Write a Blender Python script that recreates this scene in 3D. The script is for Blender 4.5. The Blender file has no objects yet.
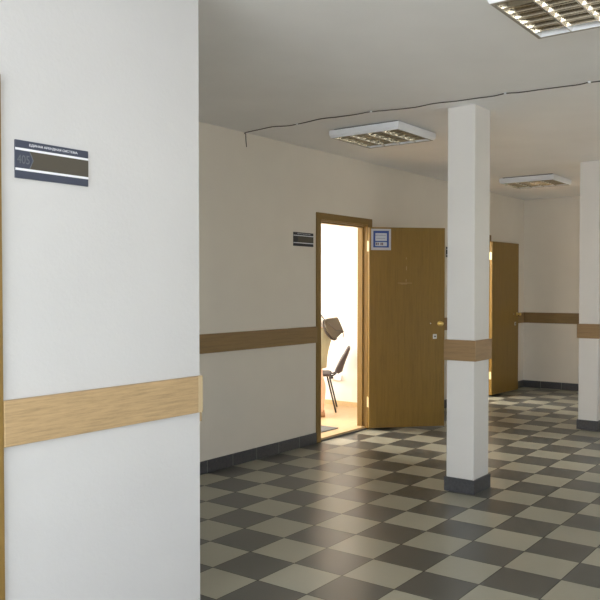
import bpy, bmesh, math, random
from mathutils import Vector, Matrix
random.seed(5)
PI = math.pi
S = bpy.context.scene
COL = S.collection

# ------------------------------------------------------------------ materials
def new_mat(name):
    m = bpy.data.materials.new(name); m.use_nodes = True
    nt = m.node_tree
    return m, nt, nt.nodes['Principled BSDF']

def lnk(nt, a, b): nt.links.new(a, b)

def plain(name, col, rough=.5, metal=0., spec=.5):
    m, nt, b = new_mat(name)
    b.inputs['Base Color'].default_value = (*col, 1)
    b.inputs['Roughness'].default_value = rough
    b.inputs['Metallic'].default_value = metal
    b.inputs['Specular IOR Level'].default_value = spec
    return m

def noise(nt, scale, detail=4, rough=.55, vec=None, vscale=None):
    tc = nt.nodes.new('ShaderNodeTexCoord')
    src = tc.outputs['Object']
    if vscale:
        mp = nt.nodes.new('ShaderNodeMapping'); mp.inputs['Scale'].default_value = vscale
        lnk(nt, src, mp.inputs['Vector']); src = mp.outputs['Vector']
    n = nt.nodes.new('ShaderNodeTexNoise')
    n.inputs['Scale'].default_value = scale; n.inputs['Detail'].default_value = detail
    n.inputs['Roughness'].default_value = rough
    lnk(nt, src, n.inputs['Vector'])
    return n

def ramp(nt, fac, stops):
    r = nt.nodes.new('ShaderNodeValToRGB')
    els = r.color_ramp.elements
    while len(els) < len(stops): els.new(.5)
    for e, (p, c) in zip(els, stops):
        e.position = p; e.color = (*c, 1)
    lnk(nt, fac, r.inputs['Fac'])
    return r.outputs['Color']

def bump(nt, b, h, strength, dist=.002):
    n = nt.nodes.new('ShaderNodeBump')
    n.inputs['Strength'].default_value = strength; n.inputs['Distance'].default_value = dist
    lnk(nt, h, n.inputs['Height']); lnk(nt, n.outputs['Normal'], b.inputs['Normal'])

def sc(c, k): return tuple(min(1, x * k) for x in c)

def paint(name, col, rough=.75, grain=90, bs=.25):
    m, nt, b = new_mat(name)
    n = noise(nt, 1.3, 3)
    lnk(nt, ramp(nt, n.outputs['Fac'], [(.3, sc(col, .96)), (.7, sc(col, 1.03))]), b.inputs['Base Color'])
    b.inputs['Roughness'].default_value = rough
    b.inputs['Specular IOR Level'].default_value = .25
    n2 = noise(nt, grain, 3)
    bump(nt, b, n2.outputs['Fac'], bs, .0025)
    return m

def wood(name, col, axis='x', contrast=.22, rough=.42, fine=1.):
    m, nt, b = new_mat(name)
    st = {'x': (1.2, 22, 22), 'y': (22, 1.2, 22), 'z': (22, 22, 1.2)}[axis]
    n = noise(nt, 2.6 * fine, 6, .62, vscale=st)
    st2 = tuple(v * 3.5 for v in st)
    n2 = noise(nt, 3.5 * fine, 3, .7, vscale=st2)
    mx = nt.nodes.new('ShaderNodeMath'); mx.operation = 'MULTIPLY_ADD'
    mx.inputs[1].default_value = .35
    lnk(nt, n2.outputs['Fac'], mx.inputs[0]); 
    m2 = nt.nodes.new('ShaderNodeMath'); m2.operation = 'MULTIPLY'; m2.inputs[1].default_value = .65
    lnk(nt, n.outputs['Fac'], m2.inputs[0]); lnk(nt, m2.outputs[0], mx.inputs[2])
    lnk(nt, ramp(nt, mx.outputs[0], [(.34, sc(col, 1 - contrast)), (.5, col), (.66, sc(col, 1 + contrast * .6))]), b.inputs['Base Color'])
    b.inputs['Roughness'].default_value = rough
    b.inputs['Specular IOR Level'].default_value = .35
    bump(nt, b, n2.outputs['Fac'], .12, .001)
    return m

def mathn(nt, op, a, bb=None, c=None):
    n = nt.nodes.new('ShaderNodeMath'); n.operation = op
    for i, v in enumerate((a, bb, c)):
        if v is None: continue
        if isinstance(v, (int, float)): n.inputs[i].default_value = v
        else: lnk(nt, v, n.inputs[i])
    return n.outputs[0]

def tile_floor():
    m, nt, b = new_mat('checker_tiles')
    tc = nt.nodes.new('ShaderNodeTexCoord')
    sp = nt.nodes.new('ShaderNodeSeparateXYZ'); lnk(nt, tc.outputs['Object'], sp.inputs[0])
    u = mathn(nt, 'DIVIDE', sp.outputs['X'], .3); v = mathn(nt, 'DIVIDE', sp.outputs['Y'], .3)
    fu = mathn(nt, 'FLOOR', u); fv = mathn(nt, 'FLOOR', v)
    par = mathn(nt, 'PINGPONG', mathn(nt, 'ADD', fu, fv), 1.0)       # 0 dark, 1 light
    par = mathn(nt, 'GREATER_THAN', par, .5)
    # one random number per tile
    cmb = nt.nodes.new('ShaderNodeCombineXYZ'); lnk(nt, fu, cmb.inputs[0]); lnk(nt, fv, cmb.inputs[1])
    wn = nt.nodes.new('ShaderNodeTexWhiteNoise'); wn.noise_dimensions = '3D'; lnk(nt, cmb.outputs[0], wn.inputs['Vector'])
    n = noise(nt, 34, 5, .7)
    speck = mathn(nt, 'ADD', mathn(nt, 'MULTIPLY', n.outputs['Fac'], .45), mathn(nt, 'MULTIPLY', wn.outputs['Value'], .55))
    dark = ramp(nt, speck, [(.1, (.070, .071, .064)), (.9, (.092, .092, .083))])
    light = ramp(nt, speck, [(.1, (.325, .317, .250)), (.9, (.40, .39, .31))])
    mx = nt.nodes.new('ShaderNodeMix'); mx.data_type = 'RGBA'
    lnk(nt, par, mx.inputs['Factor']); lnk(nt, dark, mx.inputs['A']); lnk(nt, light, mx.inputs['B'])
    # joints
    def edge(f):
        fr = mathn(nt, 'FRACT', f)
        return mathn(nt, 'MINIMUM', fr, mathn(nt, 'SUBTRACT', 1.0, fr))
    e = mathn(nt, 'MINIMUM', edge(u), edge(v))
    joint = mathn(nt, 'LESS_THAN', e, .0075)
    mx2 = nt.nodes.new('ShaderNodeMix'); mx2.data_type = 'RGBA'
    lnk(nt, joint, mx2.inputs['Factor']); lnk(nt, mx.outputs['Result'], mx2.inputs['A'])
    mx2.inputs['B'].default_value = (.075, .07, .06, 1)
    lnk(nt, mx2.outputs['Result'], b.inputs['Base Color'])
    r = mathn(nt, 'ADD', mathn(nt, 'MULTIPLY', wn.outputs['Value'], .05), mathn(nt, 'MULTIPLY', n.outputs['Fac'], .04))
    r = mathn(nt, 'ADD', r, .28)
    r = mathn(nt, 'ADD', r, mathn(nt, 'MULTIPLY', joint, .5))
    lnk(nt, r, b.inputs['Roughness'])
    b.inputs['Specular IOR Level'].default_value = .72
    n3 = noise(nt, 9, 3, .5)
    h = mathn(nt, 'SUBTRACT', mathn(nt, 'MULTIPLY', n3.outputs['Fac'], .6), joint)
    bump(nt, b, h, .06, .003)
    return m

def base_tile():
    m, nt, b = new_mat('dark_plinth_tile')
    n = noise(nt, 45, 4, .7)
    lnk(nt, ramp(nt, n.outputs['Fac'], [(.3, (.060, .060, .064)), (.7, (.092, .092, .098))]), b.inputs['Base Color'])
    b.inputs['Roughness'].default_value = .4
    return m

def laminate():
    m, nt, b = new_mat('office_laminate')
    n = noise(nt, 3, 5, .6, vscale=(1.2, 14, 1))
    lnk(nt, ramp(nt, n.outputs['Fac'], [(.3, (.50, .34, .18)), (.7, (.62, .445, .26))]), b.inputs['Base Color'])
    b.inputs['Roughness'].default_value = .35
    return m

def glass():
    m = bpy.data.materials.new('window_glass'); m.use_nodes = True
    nt = m.node_tree; nt.nodes.clear()
    o = nt.nodes.new('ShaderNodeOutputMaterial'); mix = nt.nodes.new('ShaderNodeMixShader')
    t = nt.nodes.new('ShaderNodeBsdfTransparent'); g = nt.nodes.new('ShaderNodeBsdfGlossy')
    g.inputs['Roughness'].default_value = .02
    mix.inputs[0].default_value = .06
    lnk(nt, t.outputs[0], mix.inputs[1]); lnk(nt, g.outputs[0], mix.inputs[2]); lnk(nt, mix.outputs[0], o.inputs[0])
    return m

M = dict(
    wall=paint('wall_paint', (.79, .737, .658)),
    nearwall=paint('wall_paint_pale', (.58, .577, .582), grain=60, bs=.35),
    column=paint('column_paint', (.72, .70, .672), grain=70),
    ceil=paint('ceiling_whitewash', (.86, .852, .858), .9, 60, .3),
    office=paint('office_paint', (.80, .77, .72)),
    floor=tile_floor(), plinth=base_tile(), laminate=laminate(), glass=glass(),
    joint=plain('pale_grout', (.30, .30, .30), .8),
    railx=wood('rail_wood', (.27, .172, .075), 'x', .2), raily=wood('rail_wood_cross', (.25, .16, .070), 'y', .2),
    crail=wood('column_rail_wood_cross', (.30, .19, .095), 'y', .2), crailx=wood('column_rail_wood', (.30, .19, .095), 'x', .2),
    oak=wood('pale_oak', (.45, .315, .170), 'x', .28, .45, 2.6), oaky=wood('pale_oak_cross', (.42, .30, .165), 'y', .2),
    oakend=plain('oak_edge_band', (.52, .40, .24), .5),
    leaf=wood('door_veneer', (.245, .146, .030), 'z', .16, .38), frame=wood('frame_wood', (.24, .148, .042), 'z', .18, .4),
    framex=wood('frame_wood_head', (.24, .148, .042), 'x', .18, .4),
    thresh=wood('threshold_wood', (.60, .44, .24), 'x', .15, .45),
    brass=plain('brass', (.86, .66, .24), .28, 1.), steel=plain('brushed_steel', (.62, .61, .58), .35, 1.),
    hinge=plain('brassed_steel', (.83, .74, .48), .4, .6), dark=plain('dark_slot', (.02, .02, .02), .6),
    white=plain('white_enamel', (.88, .90, .94), .4), alu=plain('mirror_aluminium', (.86, .85, .82), .16, 1.),
    blade=plain('louvre_aluminium', (.42, .37, .28), .16, 1.), tube=plain('tube_glass', (.86, .87, .88), .25),  # blade colour holds the dark golden reflection of the floor
    lamp_rim=plain('shaded_lamp_rim', (.30, .275, .235), .5),  # shade on the underside put into the rim's grey
    frame_grey=plain('white_plastic', (.75, .75, .74), .4),
    slate=plain('slate_blue_plastic', (.052, .061, .094), .45), taupe=plain('taupe_insert', (.080, .070, .054), .6),
    slate_dark=plain('dark_slate_plastic', (.022, .024, .032), .45), taupe_dark=plain('dark_taupe_insert', (.085, .075, .060), .6),
    signwhite=plain('sign_white', (.82, .83, .88), .5), signgrey=plain('sign_grey', (.125, .135, .155), .5),
    blue=plain('sign_blue', (.022, .070, .30), .45), paper=plain('sign_paper', (.52, .57, .68), .6),
    ink=plain('sign_ink', (.30, .33, .42), .6), ink2=plain('sign_dark_ink', (.14, .09, .12), .6),
    rim=plain('sign_rim', (.50, .51, .57), .4),
    cable=plain('dark_cable', (.045, .04, .04), .6), plaster=paint('patch_plaster', (.78, .76, .74), .9, 40, .6),
    mat=paint('grey_doormat_pile', (.145, .150, .155), .95, 220, .9),
    skin=plain('skin', (.72, .46, .33), .5), hair=plain('brown_hair', (.06, .035, .02), .5),
    blouse=plain('white_cotton', (.84, .84, .88), .8), skirt=paint('khaki_cloth', (.36, .34, .235), .9, 160, .3),
    shoe=plain('tan_shoe', (.36, .2, .1), .5), eye=plain('eye', (.05, .03, .02), .2), lip=plain('lip', (.55, .2, .17), .5),
    leather=paint('taupe_leather', (.095, .078, .056), .38, 60, .4), leather_dark=plain('dark_leather', (.05, .038, .032), .45),
    chair=plain('dark_chair_fabric', (.075, .060, .062), .75), shell=plain('chair_plastic_shell', (.12, .105, .10), .45),
    chrome=plain('black_tube', (.016, .014, .014), .35),
)

# ------------------------------------------------------------------ mesh helpers
def box(bm, x0, x1, y0, y1, z0, z1, bev=0.):
    r = bmesh.ops.create_cube(bm, size=1.)
    vs = r['verts']
    for v in vs:
        v.co = Vector(((x0 + x1) / 2 + v.co.x * (x1 - x0), (y0 + y1) / 2 + v.co.y * (y1 - y0), (z0 + z1) / 2 + v.co.z * (z1 - z0)))
    if bev:
        es = list({e for v in vs for e in v.link_edges})
        bmesh.ops.bevel(bm, geom=es, offset=bev, segments=2, affect='EDGES', profile=.5)
    return vs

def cyl(bm, p0, p1, r0, r1=None, n=16):
    p0, p1 = Vector(p0), Vector(p1); r1 = r0 if r1 is None else r1
    d = p1 - p0
    q = d.to_track_quat('Z', 'Y').to_matrix().to_4x4()
    bmesh.ops.create_cone(bm, cap_ends=True, segments=n, radius1=r0, radius2=r1, depth=d.length,
                          matrix=Matrix.Translation((p0 + p1) / 2) @ q)

def ball(bm, c, r, sx=1, sy=1, sz=1, n=16):
    bmesh.ops.create_uvsphere(bm, u_segments=n, v_segments=n // 2 + 2, radius=r,
                              matrix=Matrix.Translation(c) @ Matrix.Diagonal((sx, sy, sz, 1)))

def tube(bm, pts, r, n=8):
    """a swept round tube through pts"""
    pts = [Vector(p) for p in pts]; rings = []
    for i, p in enumerate(pts):
        d = (pts[min(i + 1, len(pts) - 1)] - pts[max(i - 1, 0)]).normalized()
        a = d.orthogonal() if abs(d.z) > .95 else d.cross(Vector((0, 0, 1)))
        a.normalize(); b = d.cross(a)
        rings.append([bm.verts.new(p + (a * math.cos(t) + b * math.sin(t)) * r) for t in [2 * PI * k / n for k in range(n)]])
    for A, B in zip(rings, rings[1:]):
        for k in range(n): bm.faces.new((A[k], A[(k + 1) % n], B[(k + 1) % n], B[k]))
    bm.faces.new(rings[0][::-1]); bm.faces.new(rings[-1])

def loft(bm, rings, caps=True):
    R = [[bm.verts.new(p) for p in r] for r in rings]
    n = len(R[0])
    for A, B in zip(R, R[1:]):
        for k in range(n): bm.faces.new((A[k], A[(k + 1) % n], B[(k + 1) % n], B[k]))
    if caps: bm.faces.new(R[0][::-1]); bm.faces.new(R[-1])

def smooth_pts(pts, k=6):
    """Catmull-Rom through pts"""
    P = [Vector(p) for p in pts]; P = [2 * P[0] - P[1]] + P + [2 * P[-1] - P[-2]]
    out = []
    for i in range(1, len(P) - 2):
        for s in range(k):
            t = s / k
            out.append(.5 * ((2 * P[i]) + (P[i + 1] - P[i - 1]) * t + (2 * P[i - 1] - 5 * P[i] + 4 * P[i + 1] - P[i + 2]) * t * t
                             + (3 * P[i] - P[i - 1] - 3 * P[i + 1] + P[i + 2]) * t ** 3))
    out.append(P[-2]); return out

def obj(name, bm, mat, parent=None, smooth=False, loc=None, rotz=None):
    me = bpy.data.meshes.new(name)
    bmesh.ops.recalc_face_normals(bm, faces=bm.faces[:])
    if smooth:
        for f in bm.faces: f.smooth = True
    bm.to_mesh(me); bm.free()
    me.materials.append(mat)
    o = bpy.data.objects.new(name, me); COL.objects.link(o)
    if parent: o.parent = parent
    if loc is not None: o.location = loc
    if rotz is not None: o.rotation_euler.z = rotz
    return o

def BM(*boxes, bev=0.):
    bm = bmesh.new()
    for b in boxes: box(bm, *b, bev=bev)
    return bm

def struct(name, bm, mat, parent=None, **k):
    o = obj(name, bm, mat, parent, **k)
    if parent is None: o['kind'] = 'structure'
    return o

def thing(name, label, cat, loc=(0, 0, 0), rotz=0., group=None):
    o = bpy.data.objects.new(name, None); COL.objects.link(o)
    o.location = loc; o.rotation_euler = (0, 0, rotz); o.empty_display_size = .1
    o['label'] = label; o['category'] = cat
    if group: o['group'] = group
    return o

def dup(root, loc, rotz, label, group=None):
    r = root.copy(); COL.objects.link(r); r.location = loc; r.rotation_euler = (0, 0, rotz); r['label'] = label
    if group: r['group'] = group
    for ch in [o for o in COL.objects if o.parent == root]:
        c = ch.copy(); COL.objects.link(c); c.parent = r
        for g in [o for o in COL.objects if o.parent == ch]:
            d = g.copy(); COL.objects.link(d); d.parent = c
    return r

def text_mesh(name, s, width, height, mat, parent, loc, rot, depth=.0006):
    """lettering fitted to width x height, lying in local XY, then rotated and moved"""
    cu = bpy.data.curves.new(name, 'FONT'); cu.body = s; cu.extrude = depth / 2; cu.resolution_u = 3
    t = bpy.data.objects.new(name, cu); COL.objects.link(t)
    me = bpy.data.meshes.new_from_object(t.evaluated_get(bpy.context.evaluated_depsgraph_get()))
    bpy.data.objects.remove(t); bpy.data.curves.remove(cu)
    xs = [v.co.x for v in me.vertices]; ys = [v.co.y for v in me.vertices]
    kx = width / (max(xs) - min(xs)); ky = height / (max(ys) - min(ys))
    for v in me.vertices:
        v.co.x = (v.co.x - (max(xs) + min(xs)) / 2) * kx; v.co.y = (v.co.y - (max(ys) + min(ys)) / 2) * ky
    me.materials.clear(); me.materials.append(mat)
    o = bpy.data.objects.new(name, me); COL.objects.link(o); o.parent = parent; o.location = loc; o.rotation_euler = rot
    return o

# ------------------------------------------------------------------ the place, in metres
H = 2.7131            # ceiling height
YW = 1.1656           # face of the wall with the offices
YN = -.794            # face of the near wall
XC = -1.207           # its outer corner
XE = 7.57             # end wall
XB = -6.0; YR = -5.0  # wall behind and wall to the right
TH = .097
OY = 5.2              # office windows
FZ = .015             # office floor level
DP = 3.02             # spacing of the two office doors
DOORS = [2.436, 2.436 + DP]

struct('floor', BM((XB - .2, XE + .2, YR - .2, YW, -.12, 0)), M['floor'])
struct('ceiling', BM((XB - .2, XE + .2, YR - .2, OY + .2, H, H + .15)), M['ceil'])
struct('floor_office', BM((-1.3, XE + .2, YW, OY + .2, -.12, FZ)), M['laminate'])

# office wall with two door openings
b = []
x = XC - TH
for dx in DOORS:
    b.append((x, dx - .035, YW, YW + TH, 0, H)); b.append((dx - .035, dx + .835, YW, YW + TH, 2.082, H)); x = dx + .835
b.append((x, XE + TH, YW, YW + TH, 0, H))
struct('wall_left', BM(*b), M['wall'])
struct('wall_far', BM((XE, XE + TH, YR, YW, 0, H)), M['wall'])

def window(n, x0, x1, z0, z1, wallname, along, a, bnd, mat):
    pass

# near wall block with a door of its own
NX0, NX1 = -2.995, -2.175
bm = BM((XB, NX0 - .035, YN, YN + TH, 0, H), (NX1 + .035, XC, YN, YN + TH, 0, H), (NX0 - .035, NX1 + .035, YN, YN + TH, 2.075, H),
        (XC - TH, XC, YN + TH, YW, 0, H))
struct('wall_near', bm, M['nearwall'])

# walls with windows: behind the camera and to its right
WB = (-4.4, -1.3)     # window span (y) in the wall behind
WS = (-5.4, -2.5)     # window span (x) in the right-hand wall
WZ = (.85, 2.35)
struct('wall_back', BM((XB - TH, XB, YR, WB[0], 0, H), (XB - TH, XB, WB[1], YN + TH, 0, H),
                       (XB - TH, XB, WB[0], WB[1], 0, WZ[0]), (XB - TH, XB, WB[0], WB[1], WZ[1], H)), M['wall'])
WR = [WS, (-.6, 2.2), (3.4, 6.2)]
b = []; x = XB - TH
for lo, hi in WR:
    b += [(x, lo, YR - TH, YR, 0, H), (lo, hi, YR - TH, YR, 0, WZ[0]), (lo, hi, YR - TH, YR, WZ[1], H)]; x = hi
b.append((x, XE + TH, YR - TH, YR, 0, H))
struct('wall_right', BM(*b), M['wall'])

# offices: outer wall with two windows, side walls
OW = [(1.3, 3.6), (4.75, 6.7)]
b = [(-1.3, OW[0][0], OY, OY + TH, 0, H), (OW[0][1], OW[1][0], OY, OY + TH, 0, H), (OW[1][1], XE + TH, OY, OY + TH, 0, H)]
for w in OW: b += [(w[0], w[1], OY, OY + TH, 0, WZ[0]), (w[0], w[1], OY, OY + TH, WZ[1], H)]
struct('wall_office_outer', BM(*b), M['office'])
OX = 4.38
struct('wall_office_partition', BM((OX, OX + .1, YW + TH, OY, FZ, H)), M['office'])
struct('wall_office_left', BM((.6, .7, YW + TH, OY, FZ, H)), M['office'])
struct('wall_office_right', BM((XE, XE + TH, YW + TH, OY, FZ, H)), M['office'])

def window(n, along, lo, hi, pos):
    """white two-light window; along='x' or 'y', pos = centre plane of the wall"""
    def B(a0, a1, d0, d1, z0, z1):
        return (a0, a1, pos + d0, pos + d1, z0, z1) if along == 'x' else (pos + d0, pos + d1, a0, a1, z0, z1)
    t = bpy.data.objects.new('window_%d' % n, None); COL.objects.link(t); t['kind'] = 'structure'
    mid = (lo + hi) / 2; f = .06
    obj('window_frame', BM(B(lo, lo + f, -.03, .03, *WZ), B(hi - f, hi, -.03, .03, *WZ), B(mid - f / 2, mid + f / 2, -.03, .03, *WZ),
                           B(lo, hi, -.03, .03, WZ[0], WZ[0] + f), B(lo, hi, -.03, .03, WZ[1] - f, WZ[1])), M['frame_grey'], t)
    for a, c in ((lo + f, mid - f / 2), (mid + f / 2, hi - f)):
        obj('pane', BM(B(a, c, -.003, .003, WZ[0] + f, WZ[1] - f)), M['glass'], t)
window(1, 'y', WB[0], WB[1], XB - TH / 2)
window(2, 'x', WS[0], WS[1], YR - TH / 2)
window(5, 'x', *WR[1], YR - TH / 2)
window(6, 'x', *WR[2], YR - TH / 2)
window(3, 'x', OW[0][0], OW[0][1], OY + TH / 2)
window(4, 'x', OW[1][0], OW[1][1], OY + TH / 2)

# ------------------------------------------------------------------ skirting and bumper rails
BH, BT = .098, .012
def skirting(name, along, lo, hi, face, sgn, mat=None):
    """tiles along a wall with a thin pale joint between them; sgn = side of the room"""
    bm = bmesh.new(); jm = bmesh.new()
    a = math.floor(lo / .3) * .3
    a0 = lo
    first = True
    while a0 < hi - 1e-6:
        a += .3
        a1 = min(a, hi)
        if a1 - a0 > .004:
            f0, f1 = sorted((face, face + sgn * BT))
            t = (a0 + .0025, a1 - .0025, f0, f1, 0, BH) if along == 'x' else (f0, f1, a0 + .0025, a1 - .0025, 0, BH)
            box(bm, *t)
            if not first:
                g0, g1 = sorted((face, face + sgn * (BT - .001)))
                t = (a0 - .0025, a0 + .0025, g0, g1, 0, BH) if along == 'x' else (g0, g1, a0 - .0025, a0 + .0025, 0, BH)
                box(jm, *t)
            first = False
        a0 = a1
    o = struct(name, bm, M['plinth'])
    obj('joint', jm, M['joint'], o)
CAS = .067
skirting('baseboard_left', 'x', XC, DOORS[0] - CAS, YW, -1)
skirting('baseboard_left.001', 'x', DOORS[0] + .8 + CAS + .04, DOORS[1] - CAS, YW, -1)
skirting('baseboard_left.002', 'x', DOORS[1] + .8 + CAS + .04, XE - BT, YW, -1)
skirting('baseboard_far', 'y', YR, YW, XE, -1)
skirting('baseboard_near', 'x', NX1 + CAS, XC + BT, YN, -1)
skirting('baseboard_near.001', 'x', XB, NX0 - CAS, YN, -1)
skirting('baseboard_return', 'y', YN, YW - BT, XC, 1)
skirting('baseboard_right', 'x', XB, XE - BT, YR, 1)
bm = BM((OX - .015, OX, YW + TH, OY, FZ, FZ + .055)); struct('baseboard_office', bm, M['thresh'])

RZ0, RZ1, RT = .934, 1.084, .018
def rail(n, box_, mat): return struct('trim_%d' % n, BM(box_, bev=.002), M[mat])
rail(1, (XC, DOORS[0] - CAS, YW - RT, YW, RZ0, RZ1), 'railx')
rail(2, (DOORS[0] + .8 + CAS + .04, DOORS[1] - CAS, YW - RT, YW, RZ0, RZ1), 'railx')
rail(3, (DOORS[1] + .8 + CAS + .04, XE - RT, YW - RT, YW, RZ0, RZ1), 'railx')
rail(4, (XE - RT, XE, YR, YW, RZ0, RZ1), 'raily')
rn = rail(5, (NX1 + CAS - .010, XC - .024, YN - RT, YN, RZ0 - .003, RZ1 - .003), 'oak')
obj('end_cap', BM((XC - .024, XC + .002, YN - RT, YN, RZ0 - .003, RZ1 - .003), bev=.0015), M['oakend'], rn)
rail(6, (XC, XC + .016, YN + .002, YW - RT, RZ0 - .045, RZ1 - .045), 'oaky')
rail(7, (XB, NX0 - CAS, YN - RT, YN, RZ0 - .003, RZ1 - .003), 'oak')

# ------------------------------------------------------------------ doors
LW, LH, LT = .80, 2.03, .04
def door_frame(parent, x0, face, tops=2.064, depth=TH, sill=True):
    """frame with rebate; x0 = left edge of the clear opening, face = wall face"""
    x1 = x0 + .804; c = CAS; p = .015
    cas = bmesh.new()
    box(cas, x0 - c, x0, face - p, face, 0, 2.14, bev=.003)
    box(cas, x1 + .022, x1 + .022 + c + .015, face - p, face, 0, 2.14, bev=.003)
    j = bmesh.new()
    # left jamb: rebate part and stop
    box(j, x0 - .033, x0 + .002, face, face + .04, 0, 2.079); box(j, x0 - .033, x0 + .002, face + .04, face + depth + .003, 0, 2.079)
    # right jamb, stepped
    box(j, x1 + .016, x1 + .030, face - p, face + .04, 0, 2.079); box(j, x1, x1 + .030, face + .04, face + depth + .003, 0, 2.079)
    obj('casing', cas, M['frame'], parent); obj('jamb', j, M['frame'], parent)
    h = bmesh.new()
    box(h, x0, x1 + .022, face - p, face, tops + .012, 2.14, bev=.003)
    box(h, x0 + .002, x1 + .016, face, face + .04, tops + .002, 2.079)
    box(h, x0 + .002, x1, face + .04, face + depth + .003, tops - .013, 2.079)
    obj('head', h, M['framex'], parent)
    if sill:
        t = obj('threshold', BM((x0 + .002, x1, face + .005, face + depth, 0, .030), bev=.003), M['thresh'], parent)
        obj('riser', BM((x0 + .002, x1 + .016, face - .010, face + .004, 0, .014)), M['plinth'], t)

def door_leaf(parent, pin, ang, hand_dark=True):
    """leaf hung on a pin; local -x runs from pin to lock side, +y is the office side"""
    lf = obj('door_leaf', BM((-LW, -.003, 0, LT, .022, .022 + LH), bev=.002), M['leaf'], parent, loc=pin, rotz=ang)
    for z in (.28, 1.86):
        bm = bmesh.new(); cyl(bm, (0.001, -.006, z - .05), (0.001, -.006, z + .05), .0065, n=12)
        box(bm, -.0028, 0.0005, -.002, .032, z - .05, z + .05); ball(bm, (0.001, -.006, z + .052), .006)
        obj('hinge', bm, M['hinge'], lf)
    # office-side and hall-side knobs
    for s, y in ((1, LT), (-1, 0)):
        bm = bmesh.new()
        cyl(bm, (-LW + .052, y, 1.075), (-LW + .052, y + s * .008, 1.075), .026, n=20)
        cyl(bm, (-LW + .052, y + s * .008, 1.075), (-LW + .052, y + s * .035, 1.075), .010, n=12)
        ball(bm, (-LW + .052, y + s * .048, 1.075), .024, 1, .75, 1)
        obj('knob', bm, M['brass'], lf, smooth=True)
        bm = bmesh.new(); box(bm, *( (-LW + .085, -LW + .125) + tuple(sorted((y, y + s * .004))) + (.920, .968)), bev=.001)
        pl = obj('lock_plate', bm, M['steel'], lf)
        bm = bmesh.new(); cyl(bm, (-LW + .104, y + s * .003, .944), (-LW + .104, y + s * .0055, .944), .009, n=12)
        obj('keyhole', bm, M['dark'], pl)
    bm = bmesh.new(); ball(bm, (-LW + .15, LT, 1.078), .006); obj('screw', bm, M['steel'], lf)
    bm = bmesh.new(); box(bm, -LW - .0008, -LW + .002, .010, .030, .93, 1.12); obj('lock_face', bm, M['dark'], lf)
    return lf

def door(n, x0):
    t = bpy.data.objects.new('door_%d' % n, None); COL.objects.link(t); t['kind'] = 'structure'
    door_frame(t, x0, YW)
    return t
A1 = math.radians(136.2)
d1 = door(1, DOORS[0])
PIN1 = Vector((DOORS[0] + .811, YW - .022, 0))
leaf1 = door_leaf(d1, PIN1, A1)
d2 = door(2, DOORS[1])
PIN2 = Vector((DOORS[1] + .822, YW - .026, 0))
leaf2 = door_leaf(d2, PIN2, math.radians(176.2))
# faint scuffs on the open leaf (old tape marks)
bm = bmesh.new()
for (x0, x1, z0, z1) in ((-.395, -.388, 1.62, 1.66), (-.392, -.386, 1.50, 1.53), (-.45, -.30, 1.487, 1.492), (-.40, -.33, 1.478, 1.483), (-.393, -.388, 1.73, 1.75)):
    box(bm, x0, x1, LT, LT + .0004, z0, z1)
obj('scuff', bm, plain('scuff_mark', (.40, .26, .11), .6), leaf1)

# closed door in the near wall, at the left edge of the picture
d3 = bpy.data.objects.new('door_3', None); COL.objects.link(d3); d3['kind'] = 'structure'
cas = BM((NX0 - CAS, NX0, YN - .015, YN, 0, 2.122), (NX1, NX1 + CAS - .010, YN - .015, YN, 0, 2.122), bev=.003)
obj('casing', cas, M['frame'], d3)
obj('head', BM((NX0, NX1, YN - .015, YN, 2.04, 2.122), bev=.003), M['framex'], d3)
obj('jamb', BM((NX0 - .033, NX0 + .002, YN, YN + TH, 0, 2.073), (NX1 - .002, NX1 + .033, YN, YN + TH, 0, 2.073), (NX0, NX1, YN, YN + TH, 2.04, 2.073)), M['frame'], d3)
l3 = obj('door_leaf', BM((NX0 + .005, NX1 - .005, YN + .012, YN + .052, .01, 2.037), bev=.002), M['leaf'], d3)
bm = bmesh.new(); cyl(bm, (NX0 + .07, YN + .012, 1.05), (NX0 + .07, YN - .03, 1.05), .01); ball(bm, (NX0 + .07, YN - .035, 1.05), .027)
obj('knob', bm, M['brass'], l3, smooth=True)

# ------------------------------------------------------------------ columns
def column(x0, x1, y0, y1, label, rz=0.):
    t = thing('column', label, 'column', ((x0 + x1) / 2, (y0 + y1) / 2, 0), rz, 'square columns of the hall')
    hx, hy = (x1 - x0) / 2, (y1 - y0) / 2
    obj('shaft', BM((-hx, hx, -hy, hy, 0, H), bev=.004), M['column'], t)
    p = BT
    pl = obj('plinth', BM((-hx - p, -hx, -hy - p, hy + p, 0, BH), (hx, hx + p, -hy - p, hy + p, 0, BH),
                     (-hx, hx, -hy - p, -hy, 0, BH), (-hx, hx, hy, hy + p, 0, BH)), M['plinth'], t)
    q = .016
    obj('rail_board', BM((-hx - q, -hx, -hy - q, hy + q, RZ0 - .004, RZ1 - .008), bev=.0015), M['crail'], t)
    obj('rail_board', BM((hx, hx + q, -hy - q, hy + q, RZ0 - .004, RZ1 - .008), bev=.0015), M['crail'], t)
    obj('rail_board', BM((-hx, hx, -hy - q, -hy, RZ0 - .004, RZ1 - .008), bev=.0015), M['crailx'], t)
    obj('rail_board', BM((-hx, hx, hy, hy + q, RZ0 - .004, RZ1 - .008), bev=.0015), M['crailx'], t)
    return t
column(1.545, 1.800, -.775, -.567, 'square cream column in front of the open doors, nearest the camera')
column(4.565, 4.815, -.752, -.560, 'square cream column at the right edge, farther back near the far wall')

# smeared plaster on the ceiling round the nearer column's head
bm = bmesh.new()
pts = []
for k in range(28):
    a = 2 * PI * k / 28
    r = .20 + .05 * math.sin(3 * a + 1) + .03 * math.sin(7 * a)
    pts.append((1.69 + r * 1.15 * math.cos(a), -.70 + r * math.sin(a)))
loft(bm, [[(x, y, H - .003) for x, y in pts], [(1.69 + (x - 1.69) * 1.04, -.70 + (y + .70) * 1.04, H) for x, y in pts]])
struct('trim_8', bm, M['ceil'])

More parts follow.
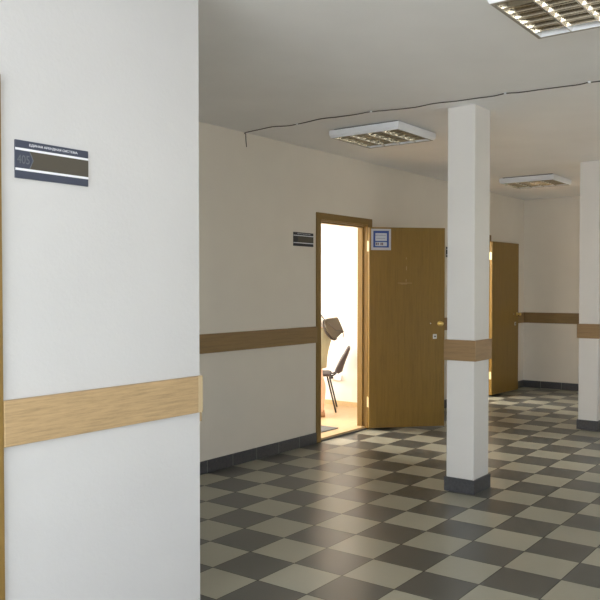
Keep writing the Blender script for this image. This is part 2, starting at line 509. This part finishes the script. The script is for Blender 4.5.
# ------------------------------------------------------------------ ceiling lights
def ceiling_light(loc, label):
    t = thing('ceiling_light', label, 'ceiling light', loc, 0, 'louvred ceiling lights')
    a, c = .305, .318                 # half sizes in x and y
    zt, zb = -.011, -.070
    tp = .012
    # housing: four bevelled sides plus a lid
    bm = bmesh.new()
    ot = [(-a, -c, zt), (a, -c, zt), (a, c, zt), (-a, c, zt)]
    om = [(-a, -c, zb + .02), (a, -c, zb + .02), (a, c, zb + .02), (-a, c, zb + .02)]
    ob = [(-a + tp * sx, -c + tp * sy, zb) for sx, sy in ((1, 1), (-1, 1), (-1, -1), (1, -1))]
    ob = [(-a + tp, -c + tp, zb), (a - tp, -c + tp, zb), (a - tp, c - tp, zb), (-a + tp, c - tp, zb)]
    e = .026
    ib = [(-a + e, -c + e, zb), (a - e, -c + e, zb), (a - e, c - e, zb), (-a + e, c - e, zb)]
    it = [(x, y, zt - .006) for x, y, z in ib]
    ib = [(x, y, zb + .002) for x, y, z in ib]
    loft(bm, [ot, om, ob, ib, it])
    obj('housing', bm, M['white'], t)
    rm = BM((-a + tp + .001, a - tp - .001, -c + tp + .001, -c + e, zb - .001, zb + .001), (-a + tp + .001, a - tp - .001, c - e, c - tp - .001, zb - .001, zb + .001),
            (-a + tp + .001, -a + e, -c + e, c - e, zb - .001, zb + .001), (a - e, a - tp - .001, -c + e, c - e, zb - .001, zb + .001))
    obj('rim', rm, M['lamp_rim'], t)
    obj('mounting_plate', BM((-a + .03, a - .03, -c + .03, c - .03, zt, 0)), M['dark'], t)  # black colour stands for the shadow gap under the ceiling
    # four lamp bays running in x
    n = 4; w = 2 * (c - e) / n
    ref = bmesh.new(); blades = bmesh.new()
    for k in range(n + 1):
        y = -c + e + k * w
        hw = .022 if 0 < k < n else .012
        # V shaped mirror ridge between bays
        pr = [(y - .003, zb + .001), (y + .003, zb + .001), (y + hw * .55, zb + .026), (y + hw, zt - .008), (y - hw, zt - .008), (y - hw * .55, zb + .026)]
        pr = [(min(max(py, -c + e), c - e), pz) for py, pz in pr]
        loft(ref, [[(-a + e, py, pz) for py, pz in pr], [(a - e, py, pz) for py, pz in pr]])
    obj('reflector', ref, M['alu'], t)
    nb = 6
    for k in range(nb):
        x = -a + e + (k + 1) * 2 * (a - e) / (nb + 1)
        pr = [(x - .0015, zb + .002), (x + .0015, zb + .002), (x + .005, zb + .020), (x + .010, zb + .036), (x - .010, zb + .036), (x - .005, zb + .020)]
        loft(blades, [[(px, -c + e + .002, pz) for px, pz in pr], [(px, c - e - .002, pz) for px, pz in pr]])
    obj('louvre', blades, M['blade'], t)
    for k in range(n):
        y = -c + e + (k + .5) * w
        bm = bmesh.new(); cyl(bm, (-a + e + .004, y, zt - .020), (a - e - .004, y, zt - .020), .0085, n=12)
        obj('fluorescent_tube', bm, M['tube'], t, smooth=True)
    return t
cl = ceiling_light((1.975, .218, H), 'white louvred ceiling light above the open door with the blue sign')
dup(cl, (5.45, .224, H), 0, 'smallest white louvred ceiling light, before the far end wall between the two columns')
dup(cl, (-.10, -2.012, H), 0, 'louvred ceiling light cut off by the top right corner, nearest the camera')

# ------------------------------------------------------------------ cable across the ceiling
cp = [(1.383, YW - .005, 2.597), (1.376, YW - .005, 2.65), (1.372, YW - .006, H - .014)] + [(x, y, H - .0065) for x, y in [(1.348, 1.144), (1.315, 0.951), (1.298, 0.812), (1.34, 0.689), (1.316, 0.502), (1.285, 0.345), (1.306, 0.206), (1.314, 0.057), (1.304, -0.083), (1.338, -0.222), (1.370, -0.398), (1.345, -0.565), (1.373, -0.711), (1.378, -0.844), (1.39, -0.971), (1.369, -1.062), (1.399, -1.149), (1.407, -1.286), (1.418, -1.402), (1.428, -1.514), (1.409, -1.585), (1.423, -1.645), (1.47, -2.4), (1.46, -3.4), (1.47, YR + .01)]]
cb = thing('cable', 'thin dark cable running across the ceiling past the nearer column', 'cable', (1.27, YW, H))
bm = bmesh.new(); tube(bm, [Vector(p) - Vector((1.27, YW, H)) for p in smooth_pts(cp, 5)], .0034, 6)
obj('wire', bm, M['cable'], cb, smooth=True)
for (x, y) in ((1.304, -.083), (1.369, -1.062), (1.409, -1.585), (1.325, .60)):
    obj('clip', BM((x - .010 - 1.27, x + .010 - 1.27, y - .007 - YW, y + .007 - YW, -.011, -.0006), bev=.001), M['white'], cb)

# ------------------------------------------------------------------ signs
def wall_sign(x0, x1, z0, z1, face, label, slate, taupe, number):
    w, h = x1 - x0, z1 - z0
    t = thing('wall_sign', label, 'sign', ((x0 + x1) / 2, face, (z0 + z1) / 2), 0, 'room signs beside the doors')
    X, Z = w / 2, h / 2
    d = .006
    obj('backing_plate', BM((-X, X, -d, 0, -Z, Z), bev=.0006), M[slate], t)
    s0, s1 = -Z + .205 * h, -Z + .265 * h         # lower white stripe
    u0, u1 = Z - .265 * h, Z - .205 * h           # upper white stripe
    obj('stripe', BM((-X, X, -d - .0008, -d, s0, s1)), M['signwhite'], t)
    obj('stripe', BM((-X, X, -d - .0008, -d, u0, u1)), M['signwhite'], t)
    # dull insert with an arrow notch for the number panel
    xa = -X + .180 * w; xt = -X + .228 * w; zm = (s1 + u0) / 2
    bm = bmesh.new()
    prof = [(xa, s1), (X, s1), (X, u0), (xa, u0), (xt, zm)]
    loft(bm, [[(x, -d - .0006, z) for x, z in prof], [(x, -d, z) for x, z in prof]])
    obj('insert', bm, M[taupe], t)
    if number:
        bm = bmesh.new()
        for (p, q) in (((xa, s1), (xt, zm)), ((xt, zm), (xa, u0))):
            tube(bm, [(p[0], -d - .0008, p[1]), (q[0], -d - .0008, q[1])], .0011, 6)
        obj('arrow_line', bm, M['signgrey'], t)
        text_mesh('room_number', number, (.160) * w, .225 * h, M['signgrey'], t, (-X + .102 * w, -d - .0006, zm), (PI / 2, 0, 0))
    text_mesh('lettering', 'ЕДИНАЯ АРЕНДНАЯ СИСТЕМА', .66 * w, .075 * h, M['signwhite'], t, (.01 * w, -d - .0006, Z - .105 * h), (PI / 2, 0, 0))
    return t
wall_sign(-2.063, -1.772, 1.801, 1.925, YN, 'large slate blue sign numbered 405 on the pale near wall', 'slate', 'taupe', '405')
wall_sign(2.021, 2.323, 1.816, 1.939, YW, 'dark striped sign on the wall left of the open door to the lit office', 'slate_dark', 'taupe_dark', None)
wall_sign(5.043, 5.345, 1.808, 1.931, YW, 'sliver of a dark striped sign between the open door edge and the column', 'slate_dark', 'taupe_dark', None)

ds = thing('door_sign', 'blue framed white notice plate at the top corner of the open door', 'sign', PIN1, A1)
y = LT
fx0, fx1, fz0, fz1 = -.228, -.022, 1.822, 2.036
obj('backing_plate', BM((fx0, fx1, y, y + .003, fz0, fz1), bev=.001), M['rim'], ds)
obj('blue_field', BM((fx0 + .022, fx1 - .022, y + .003, y + .0036, fz0 + .026, fz1 - .020)), M['blue'], ds)
obj('text_panel', BM((fx0 + .043, fx1 - .043, y + .0036, y + .0042, fz0 + .092, fz1 - .044)), M['paper'], ds)
obj('time_panel', BM((fx0 + .043, fx1 - .043, y + .0036, y + .0042, fz0 + .040, fz0 + .080)), M['paper'], ds)
rr = random.Random(3)
for zz, xa, xb in ((fz0 + .148, fx0 + .052, fx1 - .05), (fz0 + .116, fx0 + .062, fx1 - .062)):
    x = xa; bm = bmesh.new()
    while x < xb:
        w = rr.uniform(.006, .010); box(bm, x, x + w, y + .0042, y + .0046, zz - rr.uniform(.004, .006), zz + rr.uniform(.004, .006)); x += w + .003
    obj('lettering', bm, M['ink'], ds)
for xa in (.048, .066, .096, .112):
    obj('numeral', BM((fx1 - xa - .012, fx1 - xa, y + .0042, y + .0046, fz0 + .050, fz0 + .074)), M['ink2'], ds)

# ------------------------------------------------------------------ inside the lit office
dm = obj('doormat', BM((2.46, 3.055, 1.372, 1.74, FZ, FZ + .010), bev=.003), M['mat'])
dm['label'] = 'grey doormat on the office floor just inside the open doorway'; dm['category'] = 'doormat'

sk = thing('wall_socket', 'white double socket low on the office wall behind the chair', 'socket', (OX, 2.29, .355))
obj('faceplate', BM((-.030, 0, -.085, .080, -.036, .032), bev=.006), M['white'], sk)
for yy in (.04, -.055):
    bm = bmesh.new(); cyl(bm, (-.030, yy, -.002), (-.0308, yy, -.002), .024, n=20)
    obj('outlet', bm, M['frame_grey'], sk)
bm = bmesh.new(); cyl(bm, (-.0308, .045, -.002), (-.060, .045, -.002), .020, .017, n=16)
pg = obj('plug', bm, M['dark'], sk, smooth=False)

# chair
ca = math.atan2(.843, -.538) - PI / 2
ch = thing('office_chair', 'dark office chair with a curved tilted backrest beside the lit office wall', 'chair', (4.066, 2.078, FZ - .0), ca)
bm = bmesh.new()
def plate_profile(bm, prof, hw, ins=.03, n=5):
    """solid with a side profile (y,z) swept across x with rounded ends"""
    cy = sum(p[0] for p in prof) / len(prof); cz = sum(p[1] for p in prof) / len(prof)
    rings = []
    for k in range(n + 1):
        a = PI / 2 * k / n
        s = 1 - (1 - math.sin(a)) * .35
        rings.append([(-hw + ins * (1 - math.cos(a)) if k < n else -hw + ins, cy + (p[0] - cy) * s, cz + (p[1] - cz) * s) for p in prof])
    R = rings + [[(-x, yy, z) for x, yy, z in r] for r in rings[::-1]]
    loft(bm, R)
plate_profile(bm, [(.06, .412), (.20, .405), (.44, .418), (.49, .416), (.50, .432), (.46, .450), (.28, .440), (.10, .442), (.065, .434)], .225)
obj('seat', bm, M['chair'], ch, smooth=True)
front = [(.018, .462), (-.008, .52), (-.05, .60), (-.088, .66), (-.118, .715), (-.132, .738)]
rear = [(-.146, .740), (-.154, .725), (-.138, .68), (-.110, .61), (-.080, .53), (-.060, .462), (-.03, .440)]
bm = bmesh.new(); plate_profile(bm, front + rear, .215)
bk = obj('backrest', bm, M['chair'], ch, smooth=True)
bm = bmesh.new(); plate_profile(bm, [(-.152, .738), (-.162, .723), (-.146, .678), (-.118, .608), (-.089, .528), (-.070, .462), (-.056, .462), (-.076, .53), (-.106, .61), (-.134, .68)], .205)
obj('back_shell', bm, M['shell'], bk, smooth=True)
for s in (-1, 1):
    bm = bmesh.new(); tube(bm, smooth_pts([(s * .20, .105, .430), (s * .205, .098, .40), (s * .222, .0, 0)], 5), .0105, 10); obj('leg', bm, M['chrome'], ch, smooth=True)
    bm = bmesh.new(); tube(bm, smooth_pts([(s * .20, .38, .430), (s * .205, .39, .40), (s * .222, .46, 0)], 5), .0105, 10); obj('leg', bm, M['chrome'], ch, smooth=True)
    bm = bmesh.new(); tube(bm, smooth_pts([(s * .12, .16, .424), (s * .12, .07, .412), (s * .12, .02, .425), (s * .12, -.02, .475)], 5), .010, 8); obj('back_bracket', bm, M['chrome'], ch, smooth=True)
    bm = bmesh.new(); tube(bm, [(s * .20, .10, .428), (s * .20, .385, .428)], .0105, 8); obj('seat_frame', bm, M['chrome'], ch, smooth=True)

# ------------------------------------------------------------------ person (mostly behind the door jamb)
pr = thing('person', 'person in white top and khaki skirt leaning forward inside the lit office', 'person',
           (3.586, 1.977, FZ), math.atan2(.802, -.597) - PI / 2)

def skin_mesh(name, verts, edges, rad, mat, parent, root=0, sub=2):
    me = bpy.data.meshes.new(name); me.from_pydata(verts, edges, []); me.materials.append(mat)
    o = bpy.data.objects.new(name, me); COL.objects.link(o)
    o.modifiers.new('Skin', 'SKIN')
    if not me.skin_vertices: me.attributes.new
    for i, v in enumerate(me.skin_vertices[0].data):
        r = rad[i]; v.radius = r if isinstance(r, tuple) else (r, r)
        v.use_root = (i == root)
    sb = o.modifiers.new('Sub', 'SUBSURF'); sb.levels = sub; sb.render_levels = sub
    o.modifiers['Skin'].use_smooth_shade = True
    dg = bpy.context.evaluated_depsgraph_get()
    m2 = bpy.data.meshes.new_from_object(o.evaluated_get(dg))
    bpy.data.objects.remove(o); bpy.data.meshes.remove(me)
    m2.name = name
    if not m2.materials: m2.materials.append(mat)
    for p in m2.polygons: p.use_smooth = True
    o = bpy.data.objects.new(name, m2); COL.objects.link(o); o.parent = parent
    return o

V, Ed, Ra = [], [], []
def jv(p, r, frm=None):
    V.append(p); Ra.append(r); i = len(V) - 1
    if frm is not None: Ed.append((frm, i))
    return i
pel = jv((0, -.015, .90), (.115, .10))
ab = jv((0, .035, 1.02), (.105, .085), pel)
chs = jv((0, .115, 1.18), (.125, .095), ab)
ucs = jv((0, .170, 1.29), (.11, .08), chs)
nk0 = jv((0, .215, 1.375), .05, ucs)
nk1 = jv((0, .245, 1.43), .045, nk0)
hd0 = jv((0, .285, 1.475), (.062, .07), nk1)
hd1 = jv((0, .300, 1.545), (.078, .092), hd0)
hd2 = jv((0, .300, 1.610), (.068, .078), hd1)
nose = jv((0, .385, 1.53), .012, hd1)
for s in (-1, 1):
    jv((s * .082, .285, 1.535), .014, hd1)                      # ear
    hp = jv((s * .085, -.005, .84), .080, pel)
    th = jv((s * .087, .028, .64), .066, hp)
    kn = jv((s * .088, .025, .475), .055, th)
    cf = jv((s * .088, -.022, .33), .052, kn)
    an = jv((s * .086, -.005, .085), .036, cf)
    hl = jv((s * .086, -.012, .032), .03, an)
    jv((s * .092, .14, .026), .026, an)
    sh = jv((s * .155, .185, 1.305), .056, ucs)
    el = jv((s * .205, .245, 1.055), .038, sh)
    wr = jv((s * .125, .445, 1.03), .026, el)
    pm = jv((s * .100, .505, 1.03), (.032, .018), wr)
    kb = jv((s * .088, .545, 1.028), (.034, .014), pm)
body = skin_mesh('body', V, Ed, Ra, M['skin'], pr)
# hands: fingers rooted inside the palm, loosely curled
for s in (-1, 1):
    for k, (dz, L) in enumerate(((.026, .062), (.009, .070), (-.009, .066), (-.025, .052))):
        p0 = Vector((s * .092, .530, 1.028 + dz * .8)); p1 = p0 + Vector((-s * .012, L * .62, dz * .15)); p2 = p1 + Vector((-s * .022, L * .32, 0)); p3 = p2 + Vector((-s * .02, L * .08, 0))
        skin_mesh('finger', [p0, p1, p2, p3], [(0, 1), (1, 2), (2, 3)], [.009, .0085, .008, .007], M['skin'], body, 0, 1)
    p0 = Vector((s * .105, .49, 1.045)); p1 = p0 + Vector((-s * .025, .03, .030)); p2 = p1 + Vector((-s * .012, .03, .008))
    skin_mesh('thumb', [p0, p1, p2], [(0, 1), (1, 2)], [.012, .010, .008], M['skin'], body, 0, 1)
    bm = bmesh.new(); ball(bm, (s * .032, .385, 1.555), .010); obj('eye', bm, M['eye'], body, smooth=True)
bm = bmesh.new(); ball(bm, (0, .376, 1.492), .020, 1, .4, .35); obj('mouth', bm, M['lip'], body, smooth=True)
# hair
bm = bmesh.new()
ball(bm, (0, .283, 1.575), .108, .92, 1.0, .98, 24)
for v in list(bm.verts):
    if (v.co.y > .345 and v.co.z < 1.625): v.co.y = .345
    if v.co.y < .30 and v.co.z < 1.55: v.co.z -= .05
obj('hair', bm, M['hair'], pr, smooth=True)
# white top
V2, E2, R2 = [], [], []
def kv(p, r, frm=None):
    V2.append(p); R2.append(r); i = len(V2) - 1
    if frm is not None: E2.append((frm, i))
    return i
a0 = kv((0, -.005, .945), (.135, .118)); a1 = kv((0, .035, 1.03), (.128, .105), a0); a2 = kv((0, .115, 1.18), (.142, .112), a1); a3 = kv((0, .170, 1.29), (.128, .096), a2)
a4 = kv((0, .205, 1.35), .062, a3)
for s in (-1, 1):
    s0 = kv((s * .158, .186, 1.302), .068, a3); s1 = kv((s * .192, .226, 1.15), .056, s0)
top = skin_mesh('top', V2, E2, R2, M['blouse'], pr)
# khaki skirt, knee length
bm = bmesh.new(); rings = []
for z, cy, ry, rx in ((.985, .010, .118, .148), (.955, -.002, .126, .160), (.90, -.008, .130, .176), (.84, -.002, .126, .184), (.76, .012, .116, .184), (.66, .022, .106, .182), (.545, .026, .100, .182)):
    rings.append([(rx * math.cos(t) * (1 + .012 * math.sin(9 * t)), cy + ry * math.sin(t) * (1 + .02 * math.sin(7 * t + z * 4)), z + .0 * math.sin(t)) for t in [2 * PI * k / 40 for k in range(40)]])
inner = [[(x * .965, .004 + (yy - .004) * .965, z) for x, yy, z in r] for r in rings[::-1]]
loft(bm, rings + inner, caps=False)
obj('skirt', bm, M['skirt'], pr, smooth=True)
for s in (-1, 1):
    bm = bmesh.new()
    rr_ = []
    for yy, hw, h in ((-.055, .024, .052), (-.04, .034, .060), (.0, .036, .062), (.06, .040, .056), (.12, .043, .050), (.165, .034, .044), (.185, .018, .034)):
        rr_.append([(s * .089 + hw * math.cos(t), yy, h / 2 + h / 2 * math.sin(t)) for t in [2 * PI * k / 14 for k in range(14)]])
    loft(bm, rr_); obj('shoe', bm, M['shoe'], pr, smooth=True)

# ------------------------------------------------------------------ handbag on her hip
# local frame: +x along the picture's right (back of the person), +y towards the far side, z up
C_BAG = Vector((3.565, 2.005, 0))
rdir = Vector((.597, -.802, 0)); fdir = Vector((.802, .597, 0))
hb = thing('handbag', 'taupe leather shoulder bag hanging tilted against the person in the office', 'bag', (3.586 + .597 * .145 - .802 * .21, 1.977 - .802 * .145 - .597 * .21, 1.0), math.atan2(-.802, .597))
bm = bmesh.new()
out = [(-.108, .082), (-.085, .108), (.036, .125), (.050, .108), (.105, -.022), (.096, -.040), (.030, -.105), (-.004, -.112), (-.060, -.058)]
def bag_ring(y, s): return [(x * s, y, z * s) for x, z in out]
loft(bm, [bag_ring(-.052, .86), bag_ring(-.047, .95), bag_ring(-.03, 1.), bag_ring(.03, 1.), bag_ring(.047, .95), bag_ring(.052, .86)])
bag = obj('bag_body', bm, M['leather'], hb)
bm = bmesh.new()
fl = [(-.092, .080), (-.080, .103), (.034, .120), (.048, .100), (.098, -.018), (.060, -.010), (.025, -.012), (-.020, .030), (-.055, .062)]
loft(bm, [[(x, -.064, z) for x, z in fl], [(x * 1.01, -.052, z * 1.01) for x, z in fl]])
obj('flap', bm, M['leather'], bag)
bm = bmesh.new(); tube(bm, smooth_pts([(-.062, -.066, .060), (-.020, -.067, .024), (.020, -.067, -.016), (.055, -.067, -.014), (.098, -.064, -.020)], 5), .0055, 6)
obj('zip', bm, M['leather_dark'], bag, smooth=True)
bm = bmesh.new(); tube(bm, smooth_pts([(-.104, 0, .088), (-.112, -.02, .04), (-.075, -.03, -.055), (-.005, -.02, -.117), (.03, 0, -.108)], 6), .013, 8)
obj('dark_edge', bm, M['leather_dark'], bag, smooth=True)
bm = bmesh.new(); tube(bm, smooth_pts([(.090, -.03, -.035), (.100, -.05, -.055), (.098, -.055, -.095)], 5), .006, 8); ball(bm, (.092, -.05, -.03), .016)
obj('tassel', bm, M['leather_dark'], bag, smooth=True)
bm = bmesh.new(); tube(bm, smooth_pts([(-.096, -.02, .092), (-.18, -.035, .20), (-.27, -.035, .31), (-.315, -.01, .375), (-.33, .05, .400), (-.335, .10, .398)], 6), .006, 8)
obj('strap', bm, M['leather_dark'], hb, smooth=True)

# ------------------------------------------------------------------ daylight and added lights
def area(name, loc, rot, sx, sy, energy, col):
    l = bpy.data.lights.new(name, 'AREA'); l.shape = 'RECTANGLE'; l.size = sx; l.size_y = sy; l.energy = energy; l.color = col
    o = bpy.data.objects.new(name, l); COL.objects.link(o); o.location = loc; o.rotation_euler = rot
    return o
zc = sum(WZ) / 2; hz = WZ[1] - WZ[0]
DAY = (.90, .955, 1.)
UP = [math.radians(t) for t in (0, 0, 0, 0)]      # upward tilt of the hall's window lights, all kept level
area('daylight_back', (XB - .35, sum(WB) / 2, zc), (0, -PI / 2 - UP[0], 0), hz, WB[1] - WB[0], 205, DAY)
for k, (e, nm) in enumerate(((76, 'daylight_right'), (.5, 'daylight_middle'), (1.5, 'daylight_far'))):
    area(nm, (sum(WR[k]) / 2, YR - .35, zc), (PI / 2 + UP[k + 1], 0, 0), WR[k][1] - WR[k][0], hz, e, DAY)
WARM = (1., .97, .90)
area('daylight_office', (sum(OW[0]) / 2, OY + .25, zc), (-PI / 2, 0, 0), OW[0][1] - OW[0][0], hz, 270, WARM)
area('daylight_second_office', (sum(OW[1]) / 2, OY + .25, zc), (-PI / 2, 0, 0), OW[1][1] - OW[1][0], hz, 260, WARM)

area('office_fill', (2.55, 2.55, H - .1), (0, 0, 0), .6, .6, 48, WARM)  # unseen light without a fixture, added to brighten the tiles outside the door
area('second_office_fill', (5.1, 2.5, H - .1), (0, 0, 0), .6, .6, 60, WARM)  # unseen light, added to brighten the hinge edge of the second leaf
sl = bpy.data.lights.new('bounce_sun', 'SUN'); sl.energy = 30; sl.angle = math.radians(3); sl.color = (1., .985, .97)  # unseen, added so its patch on the floor brightens the ceiling
so = bpy.data.objects.new('bounce_sun', sl); COL.objects.link(so)
so.rotation_euler = Vector((.55, .62, -.62)).to_track_quat('-Z', 'Y').to_euler()

w = bpy.data.worlds.new('sky'); S.world = w; w.use_nodes = True
nt = w.node_tree; bg = nt.nodes['Background']
sky = nt.nodes.new('ShaderNodeTexSky'); sky.sky_type = 'NISHITA'; sky.sun_disc = False; sky.sun_elevation = math.radians(40)
lnk(nt, sky.outputs[0], bg.inputs[0]); bg.inputs[1].default_value = .12

# ------------------------------------------------------------------ camera
yaw, pit, rol, F = .6395, -.0239, -.0001, 788.4
f = Vector((math.cos(yaw) * math.cos(pit), math.sin(yaw) * math.cos(pit), math.sin(pit)))
r = Vector((math.sin(yaw), -math.cos(yaw), 0)); u = r.cross(f)
r2 = r * math.cos(rol) + u * math.sin(rol); u2 = -r * math.sin(rol) + u * math.cos(rol)
cam = bpy.data.cameras.new('camera'); co = bpy.data.objects.new('camera', cam); COL.objects.link(co)
m = Matrix((r2, u2, -f)).transposed().to_4x4(); m.translation = Vector((-3.5703, -3.0701, 1.4444))
co.matrix_world = m
cam.sensor_width = 36; cam.lens = F / 600 * 36; cam.clip_start = .05; cam.shift_y = 6.3636 / 600
S.camera = co

S.view_settings.view_transform = 'Standard'; S.view_settings.look = 'None'
S.view_settings.gamma = 1; S.view_settings.use_curve_mapping = False
S.view_settings.exposure = 0.22
S.cycles.use_denoising = True
S.cycles.max_bounces = 12; S.cycles.diffuse_bounces = 6
S.cycles.caustics_reflective = True
